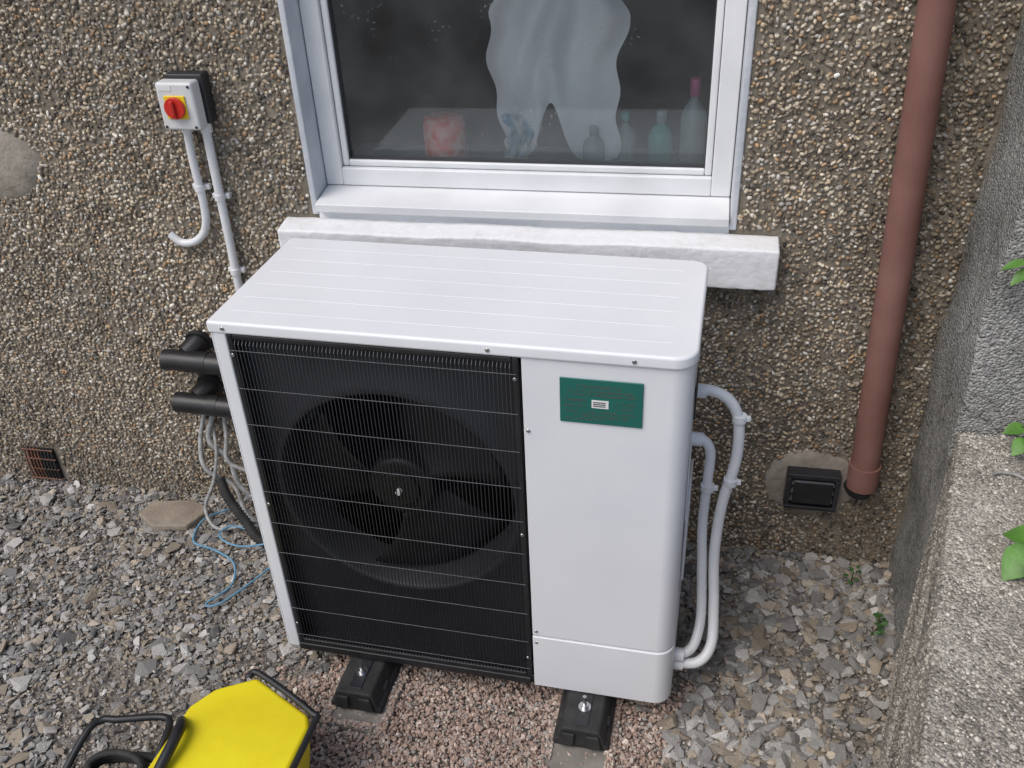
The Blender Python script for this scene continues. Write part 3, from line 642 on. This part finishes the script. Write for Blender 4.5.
big=[((1.71,-.47,.86),(-.6,-.6,-.3),.085,.034),((1.73,-.46,.87),(-.8,.4,-.1),.075,.028),((1.71,-.49,.86),(.1,-.9,-.3),.09,.036),((1.75,-.48,.88),(.4,.6,.1),.09,.03),((1.75,-.50,.86),(-.4,-.9,-.5),.08,.032),((1.78,-.48,.88),(-.1,.9,.1),.08,.03)]
big=[((b[0]-.015,b[1]-.085,b[2]-.01),d,l,w) for b,d,l,w in big]
plant('bramble_plant',[[(2.02,-.65,.70),(1.85,-.58,.90),(1.70,-.55,.86)],[(2.02,-.4,.7),(1.88,-.22,.9),(1.75,-.17,.86)],[(2.02,-.35,.7),(1.85,-.2,1.15),(1.68,-.15,1.24)]],
 big+[((1.76,-.17,.86),(-.8,-.3,0),.05,.018),((1.77,-.19,.87),(-.3,-.8,0),.05,.02),((1.78,-.17,.87),(-.4,-.3,.8),.06,.022),((1.79,-.17,.89),(.2,-.5,.8),.06,.022),((1.76,-.2,.85),(-.6,-.6,-.3),.05,.02),
  ((1.675,-.155,1.245),(-.8,-.2,-.1),.05,.012),((1.685,-.155,1.23),(-.7,-.4,-.4),.05,.013),((1.685,-.16,1.25),(-.2,-.3,.5),.05,.013),((1.73,-.16,1.21),(.4,-.3,.5),.05,.014)],M_leaf)
lv=[]
for i in range(18):
    a_=random.uniform(0,6.28); lv.append(((1.60+random.uniform(-.015,.02),-.02+random.uniform(-.04,.05),random.uniform(.02,.08)),(math.cos(a_),math.sin(a_),.5),.018,.006))
plant('weed',[[(1.605,-.02,0),(1.60,-.02,.09)]],lv,M_leafd)
lv=[]
for i in range(10):
    a_=random.uniform(0,6.28); lv.append(((1.55+random.uniform(-.02,.03),.18+random.uniform(-.03,.04),random.uniform(.02,.04)),(math.cos(a_),math.sin(a_),.5),.016,.005))
plant('weed',[[(1.55,.18,0),(1.55,.18,.05)]],lv,M_leafd)
tube('metal_hook',[(1.685,-.28,.806),(1.70,-.272,.807),(1.73,-.275,.807),(1.75,-.29,.806)],.0035,M_dull,None,8,5)
# ------------------------------------------------------------------ light, world, camera
w=bpy.data.worlds.new('World'); scene.world=w; w.use_nodes=True; nt=w.node_tree
sky=nt.nodes.new('ShaderNodeTexSky'); sky.sky_type='NISHITA'; sky.sun_disc=False
EL,AZ=math.radians(55),math.radians(218)
sky.sun_elevation=EL; sky.sun_rotation=AZ; sky.air_density=1.0; sky.dust_density=3; sky.ozone_density=1
bg=nt.nodes['Background']; nt.links.new(sky.outputs['Color'],bg.inputs['Color']); bg.inputs['Strength'].default_value=.148
sd=bpy.data.lights.new('sun','SUN'); sd.energy=1.5; sd.angle=math.radians(40); sd.color=(1,.98,.95)
so=bpy.data.objects.new('sun',sd); COL.objects.link(so)
dirv=Vector((math.sin(AZ)*math.cos(EL),math.cos(AZ)*math.cos(EL),math.sin(EL)))
so.rotation_euler=dirv.to_track_quat('Z','Y').to_euler()
def cam_axes(yaw,pitch,roll):
    f=Vector((math.sin(yaw)*math.cos(pitch),math.cos(yaw)*math.cos(pitch),-math.sin(pitch)))
    r=Vector((math.cos(yaw),-math.sin(yaw),0)); u=r.cross(f)
    return r*math.cos(roll)+u*math.sin(roll),-r*math.sin(roll)+u*math.cos(roll),f
R,U,F=cam_axes(-.2491,.5738,-.0497)
cam=bpy.data.cameras.new('camera'); co=bpy.data.objects.new('camera',cam); COL.objects.link(co)
m=Matrix.Identity(4)
for i in range(3): m[i][0]=R[i]; m[i][1]=U[i]; m[i][2]=-F[i]
m[0][3],m[1][3],m[2][3]=1.076,-2.0086,2.0818
co.matrix_world=m; cam.sensor_width=36; cam.lens=924.43/1024*36; cam.clip_end=300; cam.clip_start=.05
scene.camera=co
scene.view_settings.view_transform='Standard'; scene.view_settings.look='None'; scene.view_settings.exposure=0
